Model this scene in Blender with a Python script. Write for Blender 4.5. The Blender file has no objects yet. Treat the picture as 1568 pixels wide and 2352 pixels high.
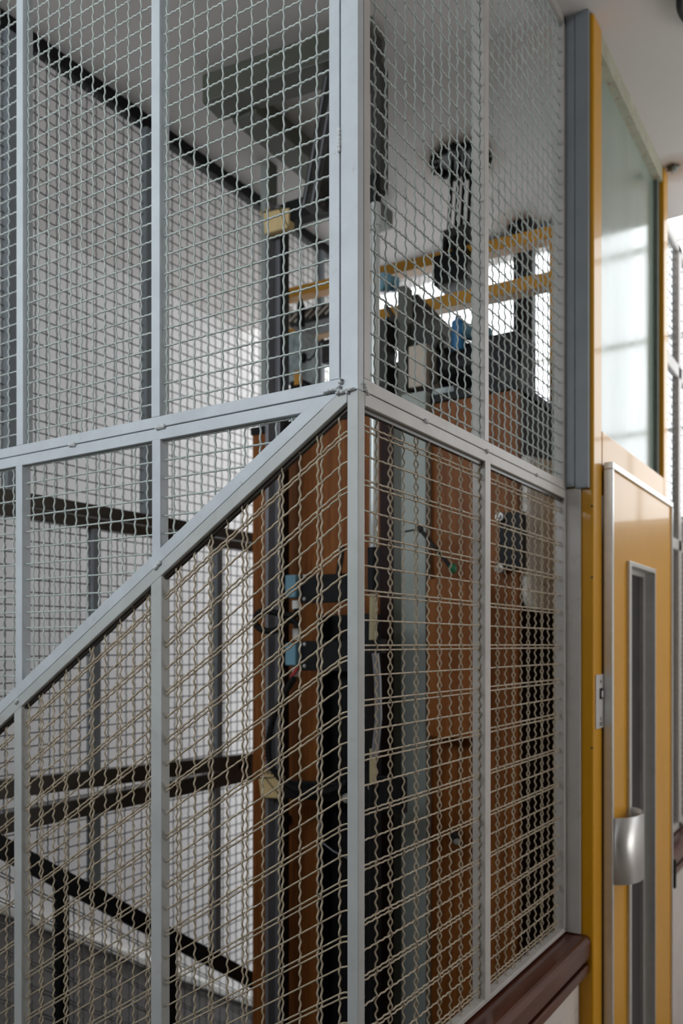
import bpy, math, random
import numpy as np
from mathutils import Vector, Matrix
random.seed(7); rng = np.random.default_rng(7)
SC = bpy.context.scene
COL = SC.collection
PI = math.pi

# ------------------------------------------------------------------ camera
FPX, HZ, CX, EYE = 1908.0, 1480.0, 784.0, 1.60
AX = math.radians(33.0)
FW = Vector((-math.sin(AX), math.cos(AX), 0)); RT = Vector((math.cos(AX), math.sin(AX), 0))
CP = -(1.20 * FW + 0.0239 * RT); CP.z = EYE
cd = bpy.data.cameras.new('camera'); cam = bpy.data.objects.new('camera', cd); COL.objects.link(cam)
cam.location = CP
cam.rotation_euler = (PI / 2, 0, AX)
cd.sensor_fit = 'VERTICAL'; cd.sensor_height = 36.0; cd.sensor_width = 24.0
cd.lens = FPX / 2352.0 * 36.0
cd.shift_y = (HZ - 1176.0) / 2352.0
cd.clip_start = 0.05
cd.dof.use_dof = True; cd.dof.focus_distance = 1.30; cd.dof.aperture_fstop = 3.6
SC.camera = cam
# ------------------------------------------------------------------ world, exposure
wd = bpy.data.worlds.new('world'); SC.world = wd; wd.use_nodes = True
wd.node_tree.nodes['Background'].inputs[0].default_value = (0.75, 0.85, 1.0, 1)
wd.node_tree.nodes['Background'].inputs[1].default_value = 0.03
SC.view_settings.view_transform = 'Standard'; SC.view_settings.look = 'None'
SC.view_settings.exposure = -0.5; SC.view_settings.gamma = 1.0
SC.view_settings.use_curve_mapping = False
SC.cycles.use_denoising = True
SC.cycles.max_bounces = 10; SC.cycles.diffuse_bounces = 5; SC.cycles.glossy_bounces = 4
SC.cycles.sample_clamp_indirect = 6.0
FACADE_GLOW = 4.6        # overcast sky seen through the window beyond the shaft
LANDING_GLOW = 11.5       # overcast sky seen through the high window behind the camera
SIDE_GLOW = 6.8          # fill light from an added, unseen side window of the landing

# ------------------------------------------------------------------ rays of the photograph onto planes of the place
def ray(px, py):
    return FW + (px - CX) / FPX * RT + Vector((0, 0, (HZ - py) / FPX))
def hx(px, py, x):
    d = ray(px, py); return CP + d * ((x - CP.x) / d.x)
def hy(px, py, y):
    d = ray(px, py); return CP + d * ((y - CP.y) / d.y)
def hz(px, py, z):
    d = ray(px, py); return CP + d * ((z - CP.z) / d.z)
def Xat(px, y): return hy(px, HZ, y).x
def Yat(px, x): return hx(px, HZ, x).y
def Zy(px, py, y): return hy(px, py, y).z
def Zx(px, py, x): return hx(px, py, x).z

# ------------------------------------------------------------------ materials
def nt(name):
    m = bpy.data.materials.new(name); m.use_nodes = True
    t = m.node_tree; return m, t, t.nodes['Principled BSDF']
def mixcol(t, fac, a, b):
    n = t.nodes.new('ShaderNodeMix'); n.data_type = 'RGBA'
    if isinstance(fac, (int, float)): n.inputs[0].default_value = fac
    else: t.links.new(fac, n.inputs[0])
    for i, c in ((6, a), (7, b)):
        if isinstance(c, tuple): n.inputs[i].default_value = (*c, 1) if len(c) == 3 else c
        else: t.links.new(c, n.inputs[i])
    return n.outputs[2]
def ramp(t, src, p0, p1):
    n = t.nodes.new('ShaderNodeMapRange'); n.inputs[1].default_value = p0; n.inputs[2].default_value = p1
    t.links.new(src, n.inputs[0]); return n.outputs[0]
def noise(t, scale, stretch=(1, 1, 1), detail=4, rough=0.6):
    tc = t.nodes.new('ShaderNodeTexCoord'); mp = t.nodes.new('ShaderNodeMapping')
    mp.inputs['Scale'].default_value = stretch
    n = t.nodes.new('ShaderNodeTexNoise'); n.inputs['Scale'].default_value = scale
    n.inputs['Detail'].default_value = detail; n.inputs['Roughness'].default_value = rough
    t.links.new(tc.outputs['Object'], mp.inputs[0]); t.links.new(mp.outputs[0], n.inputs['Vector'])
    return n.outputs['Fac']
def bump(t, b, src, strength, dist=0.002):
    n = t.nodes.new('ShaderNodeBump'); n.inputs['Strength'].default_value = strength; n.inputs['Distance'].default_value = dist
    t.links.new(src, n.inputs['Height']); t.links.new(n.outputs[0], b.inputs['Normal'])
def paint(name, c, rough=0.45, var=0.12, scale=30, dirt=None, dirt_at=(0.62, 0.72), metal=0.0, coat=0.0, bmp=0.0, stretch=(1, 1, 1), spec=0.5):
    m, t, b = nt(name)
    dk = tuple(v * (1 - var) for v in c); lt = tuple(min(1, v * (1 + var)) for v in c)
    col = mixcol(t, ramp(t, noise(t, scale, stretch), 0.3, 0.7), dk, lt)
    if dirt:
        col = mixcol(t, ramp(t, noise(t, scale * 3.3, detail=6), *dirt_at), col, dirt)
    t.links.new(col, b.inputs['Base Color'])
    b.inputs['Roughness'].default_value = rough; b.inputs['Metallic'].default_value = metal
    b.inputs['Coat Weight'].default_value = coat; b.inputs['Coat Roughness'].default_value = 0.06
    b.inputs['Specular IOR Level'].default_value = spec
    if bmp: bump(t, b, noise(t, scale * 6), bmp, 0.0006)
    return m
def emit(name, c, s):
    m, t, b = nt(name)
    b.inputs['Base Color'].default_value = (0.02, 0.02, 0.02, 1)
    b.inputs['Emission Color'].default_value = (*c, 1); b.inputs['Emission Strength'].default_value = s
    return m
def wood(name, c1, c2, rough=0.3, coat=0.0, stretch=(14, 14, 0.7)):
    m, t, b = nt(name)
    f = ramp(t, noise(t, 5.0, stretch, 6, 0.62), 0.40, 0.60)
    g = ramp(t, noise(t, 34.0, stretch, 3, 0.7), 0.35, 0.7)
    col = mixcol(t, f, c1, c2); dark = tuple(v * 0.62 for v in c1)
    n = t.nodes.new('ShaderNodeMath'); n.operation = 'MULTIPLY'; n.inputs[1].default_value = 0.55; t.links.new(g, n.inputs[0])
    col = mixcol(t, n.outputs[0], col, dark)
    t.links.new(col, b.inputs['Base Color']); b.inputs['Roughness'].default_value = rough
    b.inputs['Coat Weight'].default_value = coat; b.inputs['Coat Roughness'].default_value = 0.15; b.inputs['Specular IOR Level'].default_value = 0.2
    return m
M = {}
M['grey'] = paint('grey_blue_paint', (0.50, 0.54, 0.57), 0.42, 0.08, 14, dirt=(0.33, 0.30, 0.26), dirt_at=(0.62, 0.95), bmp=0.10)
M['greyw'] = paint('grey_paint_worn', (0.50, 0.475, 0.45), 0.45, 0.10, 9, dirt=(0.30, 0.25, 0.19), dirt_at=(0.58, 0.95), bmp=0.10)
M['greyl'] = paint('grey_green_worn_paint', (0.44, 0.455, 0.445), 0.45, 0.10, 9, dirt=(0.32, 0.28, 0.20), dirt_at=(0.58, 0.95), bmp=0.10)
M['slate'] = paint('slate_grey_paint', (0.20, 0.22, 0.24), 0.4, 0.08, 9, dirt=(0.5, 0.5, 0.5), dirt_at=(0.74, 0.80), bmp=0.08)
M['weld'] = paint('painted_weld', (0.60, 0.62, 0.63), 0.4, 0.2, 120, dirt=(0.16, 0.10, 0.08), dirt_at=(0.60, 0.75), bmp=0.6)
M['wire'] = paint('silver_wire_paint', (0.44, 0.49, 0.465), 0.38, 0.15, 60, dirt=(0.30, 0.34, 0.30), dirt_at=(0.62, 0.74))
M['wire_backlit'] = paint('wire_paint_backlit_shade', (0.10, 0.105, 0.105), 0.45, 0.2, 30)  # wire colour darkened to hold the backlit shade of screens against bright ground
M['wiretan'] = paint('beige_worn_wire', (0.41, 0.337, 0.238), 0.42, 0.18, 45, dirt=(0.62, 0.60, 0.54), dirt_at=(0.60, 0.70))
M['yellow'] = paint('yellow_gloss_paint', (0.60, 0.285, 0.003), 0.4, 0.05, 4, coat=0.34, bmp=0.0, spec=0.2)
M['yellowm'] = paint('yellow_dull_paint', (0.56, 0.26, 0.015), 0.45, 0.12, 10)
M['alu'] = paint('brushed_aluminium', (0.62, 0.61, 0.60), 0.42, 0.06, 60, metal=0.85, stretch=(1, 1, 0.05))
M['alu'].node_tree.nodes['Principled BSDF'].inputs['Anisotropic'].default_value = 0.8; M['alu'].node_tree.nodes['Principled BSDF'].inputs['Anisotropic Rotation'].default_value = 0.25
M['alup'] = paint('aluminium_trim', (0.60, 0.60, 0.58), 0.32, 0.05, 40, metal=0.55)
M['chrome'] = paint('zinc_bolt', (0.50, 0.50, 0.48), 0.42, 0.15, 80, metal=0.6)
M['black'] = paint('black_steel', (0.008, 0.008, 0.009), 0.45, 0.3, 20, spec=0.2)
M['blackmat'] = paint('black_rubber', (0.007, 0.007, 0.007), 0.65, 0.3, 40, spec=0.2)
M['darkbrown'] = paint('dark_brown_panel', (0.022, 0.006, 0.005), 0.5, 0.3, 10, spec=0.2)
M['olive'] = paint('olive_grey_steel', (0.085, 0.088, 0.068), 0.5, 0.15, 12, dirt=(0.10, 0.09, 0.06))
M['ggreen'] = paint('grey_green_paint', (0.34, 0.38, 0.355), 0.45, 0.06, 8, dirt=(0.22, 0.22, 0.19), dirt_at=(0.68, 0.78))
M['rail'] = paint('guide_rail_steel', (0.22, 0.22, 0.24), 0.34, 0.10, 14, metal=0.35, stretch=(6, 6, 0.4))
M['darkmetal'] = paint('dark_machined_metal', (0.030, 0.028, 0.026), 0.45, 0.35, 18, spec=0.3, dirt=(0.10, 0.085, 0.07), dirt_at=(0.6, 0.7))
M['bronze'] = paint('dark_bronze_rail', (0.06, 0.052, 0.043), 0.32, 0.2, 12, metal=0.3)
M['wood'] = wood('sapele_laminate', (0.19, 0.058, 0.012), (0.31, 0.108, 0.024), 0.45)
M['wood2'] = wood('sapele_laminate_box', (0.25, 0.078, 0.017), (0.36, 0.130, 0.032), 0.45)
M['sill'] = wood('varnished_mahogany', (0.075, 0.018, 0.010), (0.13, 0.038, 0.020), 0.30, 0.45, stretch=(10, 0.8, 10))
M['galv'] = paint('galvanised_steel', (0.26, 0.30, 0.30), 0.45, 0.55, 26, metal=0.3)
M['beige'] = paint('beige_box', (0.52, 0.44, 0.36), 0.5, 0.06, 10)
M['pad'] = paint('tan_foam_tape', (0.66, 0.49, 0.24), 0.6, 0.1, 25, bmp=0.5)
M['pipe'] = paint('conduit_grey', (0.52, 0.54, 0.52), 0.3, 0.1, 10, metal=0.4, stretch=(1, 1, 0.1))
M['pipeb'] = paint('conduit_ochre', (0.42, 0.36, 0.21), 0.4, 0.1, 10)
M['blue'] = paint('pale_blue_plastic', (0.16, 0.33, 0.42), 0.35, 0.05, 20)
M['blue2'] = paint('blue_plastic', (0.03, 0.16, 0.34), 0.3, 0.1, 20)
M['white'] = paint('white_plastic', (0.75, 0.74, 0.70), 0.4, 0.04, 20)
M['dirtywhite'] = paint('dirty_white_cover', (0.88, 0.85, 0.80), 0.5, 0.16, 7, dirt=(0.30, 0.27, 0.24), dirt_at=(0.55, 0.75), stretch=(3, 3, 0.6))
M['red'] = paint('red_sleeve', (0.40, 0.03, 0.03), 0.4)
M['green'] = paint('green_plastic', (0.02, 0.16, 0.07), 0.4)
M['plate'] = paint('satin_plate', (0.60, 0.59, 0.58), 0.35, 0.03, 30, metal=0.25)
M['ink'] = paint('black_print', (0.02, 0.02, 0.02), 0.5)
M['gasket'] = paint('grey_green_gasket', (0.16, 0.19, 0.17), 0.5)
M['cream'] = paint('cream_green_trim', (0.40, 0.40, 0.30), 0.5, 0.15, 20, dirt=(0.32, 0.24, 0.17), dirt_at=(0.55, 0.68))
M['plaster'] = paint('white_plaster', (0.78, 0.76, 0.755), 0.8, 0.03, 3, bmp=0.1)
M['landing'] = paint('warm_grey_wall', (0.46, 0.43, 0.40), 0.7, 0.05, 3)
M['landing_dark'] = paint('brown_grey_wall', (0.24, 0.22, 0.20), 0.7, 0.05, 3)
M['plaster2'] = paint('grey_dado_paint', (0.22, 0.205, 0.20), 0.6, 0.06, 4)
M['marble'] = paint('white_marble', (0.68, 0.64, 0.60), 0.25, 0.08, 5, dirt=(0.47, 0.43, 0.40), dirt_at=(0.60, 0.74), coat=0.3)
M['floor'] = paint('cream_marble_floor', (0.30, 0.26, 0.225), 0.22, 0.1, 4, coat=0.3)
M['stone'] = paint('grey_stone_step', (0.30, 0.29, 0.28), 0.5, 0.1, 8)
M['darkglass'] = paint('dark_vision_glass', (0.045, 0.040, 0.046), 0.12, 0.1, 5)
M['glow1'] = emit('overcast_daylight', (0.93, 0.97, 1.0), FACADE_GLOW)
M['glow3'] = emit('side_fill_glow', (1.0, 0.98, 0.96), SIDE_GLOW)
M['glow2'] = emit('overcast_daylight_landing', (0.88, 0.95, 1.0), LANDING_GLOW)
def transom_mat():
    m, t, b = nt('pale_green_frosted_glass')
    col = mixcol(t, ramp(t, noise(t, 3.0, (1, 1, .5)), 0.3, 0.7), (0.21, 0.27, 0.23), (0.29, 0.35, 0.30))
    t.links.new(col, b.inputs['Base Color'])
    r = t.nodes.new('ShaderNodeMapRange'); r.inputs[1].default_value = 0.3; r.inputs[2].default_value = 0.75
    r.inputs[3].default_value = 0.09; r.inputs[4].default_value = 0.22
    t.links.new(noise(t, 9.0, (1, 1, .35), 6), r.inputs[0]); t.links.new(r.outputs[0], b.inputs['Roughness'])
    b.inputs['IOR'].default_value = 1.55
    return m
M['transom'] = transom_mat()
STAINS = [(-.455, 1.335, .17), (-.45, 1.80, .11), (.085, 1.745, .10), (-1.0, .1, .05)]
def ceiling_mat():
    m, t, b = nt('ceiling_plaster')
    col = mixcol(t, noise(t, 2.5), (0.60, 0.57, 0.55), (0.64, 0.61, 0.59))
    geo = t.nodes.new('ShaderNodeNewGeometry')
    fz = noise(t, 22.0, detail=5)
    for (x, y, r) in STAINS:
        d = t.nodes.new('ShaderNodeVectorMath'); d.operation = 'DISTANCE'
        t.links.new(geo.outputs['Position'], d.inputs[0]); d.inputs[1].default_value = (x, y, 3.1)
        a = t.nodes.new('ShaderNodeMath'); a.operation = 'MULTIPLY_ADD'; a.inputs[1].default_value = r * 0.5
        t.links.new(fz, a.inputs[0]); t.links.new(d.outputs['Value'], a.inputs[2])
        mr = t.nodes.new('ShaderNodeMapRange'); mr.inputs[1].default_value = r * 0.45; mr.inputs[2].default_value = r * 1.2
        mr.inputs[3].default_value = 0.75; mr.inputs[4].default_value = 0.0
        t.links.new(a.outputs[0], mr.inputs[0])
        col = mixcol(t, mr.outputs[0], col, (0.33, 0.21, 0.12))
    t.links.new(col, b.inputs['Base Color']); b.inputs['Roughness'].default_value = 0.85
    return m
M['ceil'] = ceiling_mat()

# ------------------------------------------------------------------ mesh helpers
class MB:
    def __init__(s): s.v = []; s.f = []
    def add(s, vs, fs):
        o = len(s.v); s.v += [tuple(v) for v in vs]; s.f += [tuple(i + o for i in f) for f in fs]; return s
    def box(s, x0, x1, y0, y1, z0, z1):
        x0, x1 = sorted((x0, x1)); y0, y1 = sorted((y0, y1)); z0, z1 = sorted((z0, z1))
        return s.add([(x, y, z) for z in (z0, z1) for y in (y0, y1) for x in (x0, x1)],
                     [(0, 2, 3, 1), (4, 5, 7, 6), (0, 1, 5, 4), (2, 6, 7, 3), (0, 4, 6, 2), (1, 3, 7, 5)])
    def prism(s, poly, off):
        n = len(poly); a = [Vector(p) for p in poly]; b = [p + Vector(off) for p in a]
        nr = Vector((0, 0, 0))
        for i in range(n): nr += a[i].cross(a[(i + 1) % n])
        if nr.dot(Vector(off)) > 0: a, b = b, a
        # a faces along its own normal
        return s.add(a + b, [tuple(range(n)), tuple(range(2 * n - 1, n - 1, -1))] + [((i + 1) % n, i, n + i, n + (i + 1) % n) for i in range(n)])
    def bar(s, p, q, w, h, up=(0, 0, 1)):
        p, q = Vector(p), Vector(q); d = (q - p).normalized(); up = Vector(up)
        side = d.cross(up).normalized(); u = side.cross(d)
        c = [side * (w / 2) * i + u * (h / 2) * j for i, j in ((-1, -1), (1, -1), (1, 1), (-1, 1))]
        return s.prism([p + k for k in c], q - p)
    def cyl(s, p, q, r, n=16, r2=None):
        p, q = Vector(p), Vector(q); d = (q - p).normalized()
        a = d.orthogonal().normalized(); b = d.cross(a); r2 = r if r2 is None else r2
        A = [p + (a * math.cos(2 * PI * i / n) + b * math.sin(2 * PI * i / n)) * r for i in range(n)]
        B = [q + (a * math.cos(2 * PI * i / n) + b * math.sin(2 * PI * i / n)) * r2 for i in range(n)]
        return s.add(A + B, [tuple(range(n - 1, -1, -1)), tuple(range(n, 2 * n))] + [(i, (i + 1) % n, n + (i + 1) % n, n + i) for i in range(n)])
    def tube(s, pts, r, n=8, rad=None):
        P = [Vector(p) for p in pts]; V = []; F = []; prev = None
        for i, p in enumerate(P):
            d = (P[min(i + 1, len(P) - 1)] - P[max(i - 1, 0)]).normalized()
            a = d.orthogonal().normalized() if prev is None else (prev - d * prev.dot(d)).normalized()
            prev = a; b = d.cross(a); rr = r if rad is None else rad[i]
            V += [p + (a * math.cos(2 * PI * k / n) + b * math.sin(2 * PI * k / n)) * rr for k in range(n)]
        for i in range(len(P) - 1):
            F += [(i * n + k, i * n + (k + 1) % n, (i + 1) * n + (k + 1) % n, (i + 1) * n + k) for k in range(n)]
        F += [tuple(range(n - 1, -1, -1)), tuple(range((len(P) - 1) * n, len(P) * n))]
        return s.add(V, F)
    def blob(s, c, r, n=10, m=6, jit=0.0):
        c = Vector(c); V = [c + Vector((0, 0, -r[2]))]; F = []
        for j in range(1, m):
            t = -PI / 2 + PI * j / m
            for i in range(n):
                k = 1 + random.uniform(-jit, jit)
                V.append(c + Vector((r[0] * math.cos(t) * math.cos(2 * PI * i / n) * k, r[1] * math.cos(t) * math.sin(2 * PI * i / n) * k, r[2] * math.sin(t) * k)))
        V.append(c + Vector((0, 0, r[2])))
        for i in range(n): F.append((0, 1 + (i + 1) % n, 1 + i))
        for j in range(m - 2):
            for i in range(n): F.append((1 + j * n + i, 1 + j * n + (i + 1) % n, 1 + (j + 1) * n + (i + 1) % n, 1 + (j + 1) * n + i))
        e = len(V) - 1
        for i in range(n): F.append((e, 1 + (m - 2) * n + i, 1 + (m - 2) * n + (i + 1) % n))
        return s.add(V, F)
    def build(s, name, m, parent=None, bevel=0.0, smooth=False, seg=2):
        o = Vector(parent.matrix_world.translation) if parent is not None else Vector((0, 0, 0))
        return finish(name, np.array(s.v) - np.array(o), s.f, m, parent, bevel, smooth, seg)
def finish(name, V, F, m, parent, bevel=0.0, smooth=False, seg=2):
    me = bpy.data.meshes.new(name)
    me.from_pydata([tuple(v) for v in V], [], F); me.update()
    me.materials.append(M[m] if isinstance(m, str) else m)
    if smooth:
        me.polygons.foreach_set('use_smooth', [True] * len(me.polygons))
    ob = bpy.data.objects.new(name, me); COL.objects.link(ob)
    if parent is not None:
        ob.parent = parent
    if bevel:
        b = ob.modifiers.new('edge', 'BEVEL'); b.width = bevel; b.segments = seg; b.limit_method = 'ANGLE'
        b.angle_limit = math.radians(50)
    ob_world[ob.name] = parent
    return ob
ob_world = {}
def tag(o, label=None, cat=None, group=None, kind=None):
    if label: o['label'] = label
    if cat: o['category'] = cat
    if group: o['group'] = group
    if kind: o['kind'] = kind
    return o
def thing(name, label, cat, loc, group=None):
    o = bpy.data.objects.new(name, None); COL.objects.link(o); o.location = loc
    o.matrix_world = Matrix.Translation(Vector(loc)); o.empty_display_size = 0.05
    return tag(o, label, cat, group)
def struct(o): o['kind'] = 'structure'; return o
class Sub:      # a part that carries sub-parts keeps its owner's origin
    pass
def sub(mb, name, m, part, owner, bevel=0.0, smooth=False):
    o = mb.build(name, m, owner, bevel, smooth); o.parent = part; return o

# woven wire: every wire of one panel in ONE mesh (the weave is the panel's pattern)
def weave(name, m, parent, O, eu, ev, wires, r, sides=6, step=6):
    """wires: (u0, v0, u1, v1, amplitude, wave length, phase, end bend)"""
    O, eu, ev = (np.array(a, float) for a in (O, eu, ev)); en = np.cross(eu, ev)
    o = np.array(parent.matrix_world.translation)
    VV = []; FF = []; base = 0
    for (u0, v0, u1, v1, A, lam, ph, eb) in wires:
        L = math.hypot(u1 - u0, v1 - v0)
        if L < 0.006: continue
        n = max(3, int(L / lam * step) + 1)
        s = np.linspace(0, L, n); d = np.array([(u1 - u0) / L, (v1 - v0) / L])
        amp = A * np.cos(2 * PI * s / lam + ph)
        u = u0 + d[0] * s; v = v0 + d[1] * s
        if eb:  # the wire flattens where it meets the post at its end
            q = np.clip((s - (L - 0.030)) / 0.030, 0, 1); v = v - d[1] * 0.5 * 0.030 * q * q
        c = O + u[:, None] * eu + v[:, None] * ev + amp[:, None] * en
        sd = -d[1] * eu + d[0] * ev
        a = np.arange(sides) * 2 * PI / sides
        ring = r * (np.cos(a)[:, None] * en + np.sin(a)[:, None] * sd)
        V = (c[:, None, :] + ring[None]).reshape(-1, 3) - o
        i = np.arange(n - 1)[:, None] * sides; k = np.arange(sides)[None]
        F = np.stack([i + k, i + (k + 1) % sides, i + sides + (k + 1) % sides, i + sides + k], -1).reshape(-1, 4) + base
        VV.append(V); FF.append(F); base += len(V)
    V = np.concatenate(VV); F = np.concatenate(FF)
    me = bpy.data.meshes.new(name)
    me.vertices.add(len(V)); me.vertices.foreach_set('co', V.astype(np.float32).ravel())
    me.loops.add(F.size); me.loops.foreach_set('vertex_index', F.astype(np.int32).ravel())
    me.polygons.add(len(F)); me.polygons.foreach_set('loop_start', (np.arange(len(F)) * 4).astype(np.int32))
    me.polygons.foreach_set('use_smooth', np.ones(len(F), bool))
    me.update(calc_edges=True); me.materials.append(M[m])
    ob = bpy.data.objects.new(name, me); COL.objects.link(ob); ob.parent = parent
    return ob
def clipline(u0, v0, u1, v1, inside):
    """longest stretch of a straight wire that lies in a panel"""
    n = 400; ok = [inside(u0 + (u1 - u0) * i / n, v0 + (v1 - v0) * i / n) for i in range(n + 1)]
    best = None; i = 0
    while i <= n:
        if ok[i]:
            j = i
            while j < n and ok[j + 1]: j += 1
            if best is None or j - i > best[1] - best[0]: best = (i, j)
            i = j
        i += 1
    if best is None or best[1] <= best[0]: return None
    a, b = best[0] / n, best[1] / n
    return (u0 + (u1 - u0) * a, v0 + (v1 - v0) * a, u0 + (u1 - u0) * b, v0 + (v1 - v0) * b)
def plain_weave(u0, u1, v0, v1, pu, pv, offu, offv, A=0.0011, inside=None, jit=0.0008):
    W = []
    nu = int((u1 - u0 - offu) / pu) + 1; nv = int((v1 - v0 - offv) / pv) + 1
    for i in range(nu):
        u = u0 + offu + i * pu + random.uniform(-jit, jit)
        seg = (u, v0, u, v1) if inside is None else clipline(u, v0, u, v1, inside)
        if seg: W.append((*seg, A * 1.15, pv * 2 / 3, PI * i - 2 * PI * (v0 + offv - seg[1] + 0) / (pv * 2 / 3) * -1 * -1, 0))
    for j in range(nv):
        v = v0 + offv + j * pv + random.uniform(-jit, jit)
        seg = (u0, v, u1, v) if inside is None else clipline(u0, v, u1, v, inside)
        if seg: W.append((*seg, A * .75, pu * 2 / 5, PI + PI * j - 2 * PI * (u0 + offu - seg[0]) / (pu * 2 / 5), 0))
    return W
def pair_weave(u0, u1, v0, v1, pu, pv, offu, offv, slope=0.0, inside=None, A=0.0021, gap=0.0036, lam=0.019, eb=0):
    """single and doubled wires in turn, as in the lower screens; the cross wires may follow the stair slope"""
    W = []; nu = int((u1 - u0) / pu) + 2
    for i in range(nu):
        u = u0 + offu + i * pu
        for g in ((-gap, gap) if i % 2 == 0 else (0,)):
            uu = u + g + random.uniform(-.0007, .0007)
            if uu < u0 or uu > u1: continue
            seg = (uu, v0, uu, v1) if inside is None else clipline(uu, v0, uu, v1, inside)
            if seg: W.append((*seg, A, lam, (PI if g > 0 else 0) + i * 1.3, 0))
    ext = abs(slope) * (u1 - u0); nv = int((v1 - v0 + ext) / pv) + 2
    for j in range(nv):
        v = v1 - offv - j * pv + ext
        for g in ((-gap, gap) if j % 2 == 0 else (0,)):
            vv = v + g + random.uniform(-.0007, .0007)
            a = (u0, vv - slope * (u1 - u0), u1, vv) if slope else (u0, vv, u1, vv)
            f = inside or (lambda x, y: v0 <= y <= v1)
            seg = clipline(*a, f)
            if seg: W.append((*seg, A * 0.45, lam, j * 2.1 + (1.0 if g > 0 else 0), eb))
    return W

# ================================================================== the setting
ZC = 3.10
XW, XM, YF, YV = -1.93, -1.12, 2.70, 2.07      # far stair wall, far screen of the shaft, facade
XR, YB = 2.7, -1.85
ceilm = struct(MB().box(XW - .2, XR + .2, YB - .2, YV, ZC, ZC + .12).box(XW - .2, XR + .2, YV - .12, YV - .0, ZC + .12, 3.78).box(XW - .2, XR + .2, YV, YF + .2, 3.78, 3.9).build('ceiling', 'ceil'))
struct(MB().box(0.0, XR + .2, YB - .2, YF + .2, -.15, 0).build('floor', 'floor'))
struct(MB().box(XW - .15, XW, YB - .2, YF + .2, -2.6, 3.78).build('wall_left', 'plaster'))
WS0, WS1, WSZ0, WSZ1 = 1.1, 2.5, .9, 2.3
struct(MB().box(XR, XR + .15, YB - .2, WS0, -.15, 3.78).box(XR, XR + .15, WS1, YF + .2, -.15, 3.78).box(XR, XR + .15, WS0, WS1, -.15, WSZ0).box(XR, XR + .15, WS0, WS1, WSZ1, 3.78).build('wall_right', 'landing'))
w3 = thing('side_fill_window', 'added side fill window facing the lift door', 'window', (XR, WS0, WSZ0)); struct(w3)  # added out of view to throw light on the yellow door front
MB().box(XR + .10, XR + .12, WS0, WS1, WSZ0, WSZ1).build('window_pane', 'glow3', w3)  # glowing pane of the added, unseen side fill window
f3 = MB()
for y in (WS0 + .02, (WS0 + WS1) / 2, WS1 - .02): f3.box(XR + .03, XR + .09, y - .02, y + .02, WSZ0, WSZ1)
for z in (WSZ0 + .02, WSZ1 - .02): f3.box(XR + .03, XR + .09, WS0, WS1, z - .02, z + .02)
f3.build('window_frame', 'white', w3)
WB0, WB1 = 2.12, 3.72               # facade window, sill and head
WL = -.3                            # the stair part of the facade window reaches lower
XS = -1.16; XWR = 1.6
wb = MB().box(XS, XR, YF, YF + .15, -2.6, WB0).box(XW, XS, YF, YF + .15, -2.6, WL).box(XW, XR, YF, YF + .15, WB1, 3.78).box(XWR, XR, YF, YF + .15, WB0, WB1)
struct(wb.build('wall_back', 'plaster'))
w = thing('window_1', 'tall bright facade window beyond the back of the lift shaft', 'window', (0, YF, WB0)); struct(w)
g = MB().box(XW, XWR, YF + .08, YF + .10, WB0, WB1).box(XW, XS, YF + .08, YF + .10, WL, WB0).build('window_pane', 'glow1', w)
fr = MB()
for i in range(13):
    x = XW + .02 + (XWR - XW - .04) * i / 12; fr.box(x - .005, x + .005, YF + .02, YF + .075, WB0, WB1)
for z in (WB0 + .015, WB0 + .4, WB0 + .8, WB0 + 1.2, WB1 - .015): fr.box(XW, XWR, YF + .02, YF + .07, z - .005, z + .005)
for z in (WL + .015, WL + .5, WL + 1.0): fr.box(XW, XS, YF + .02, YF + .07, z - .010, z + .010)
for x in (XW + .02, XS - .02): fr.box(x - .02, x + .02, YF + .02, YF + .075, WL, WB0)
fr.build('window_frame', 'white', w)
# the wall and window behind the camera
WF0, WF1, WFX0, WFX1 = 2.3, 3.05, -1.75, .35
wf = MB().box(XW, WFX0, YB - .15, YB, -2.6, ZC).box(WFX1, XR, YB - .15, YB, -2.6, ZC)
wf.box(WFX0, WFX1, YB - .15, YB, -2.6, WF0).box(WFX0, WFX1, YB - .15, YB, WF1, ZC)
struct(wf.build('wall_front', 'landing_dark'))
w2 = thing('window_2', 'wide landing window behind the photographer', 'window', (0, YB, WF0)); struct(w2)
MB().box(WFX0, WFX1, YB - .12, YB - .10, WF0, WF1).build('window_pane', 'glow2', w2)
f2 = MB()
for x in (WFX0 + .02, -.75, WFX1 - .02): f2.box(x - .02, x + .02, YB - .09, YB - .04, WF0, WF1)
for z in (WF0 + .02, WF1 - .02): f2.box(WFX0, WFX1, YB - .09, YB - .04, z - .02, z + .02)
f2.build('window_frame', 'white', w2)
# grey dado that follows the flight on the far wall, with its white ledge
a = hx(0, 2085, XW + .03); b = hx(530, 2285, XW + .03); sl = (b.z - a.z) / (b.y - a.y)
za = lambda y: a.z + sl * (y - a.y)
struct(MB().prism([(XW, -.9, za(-.0) + .05), (XW, -.0, za(0)), (XW, YF, za(YF)), (XW, YF, -2.6), (XW, -.9, -2.6)], (.02, 0, 0)).build('wall_dado', 'plaster2'))
struct(MB().bar((XW + .02, -.05, za(-.05)), (XW + .02, YF, za(YF)), .05, .035).build('trim_1', 'white', bevel=.006))
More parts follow.
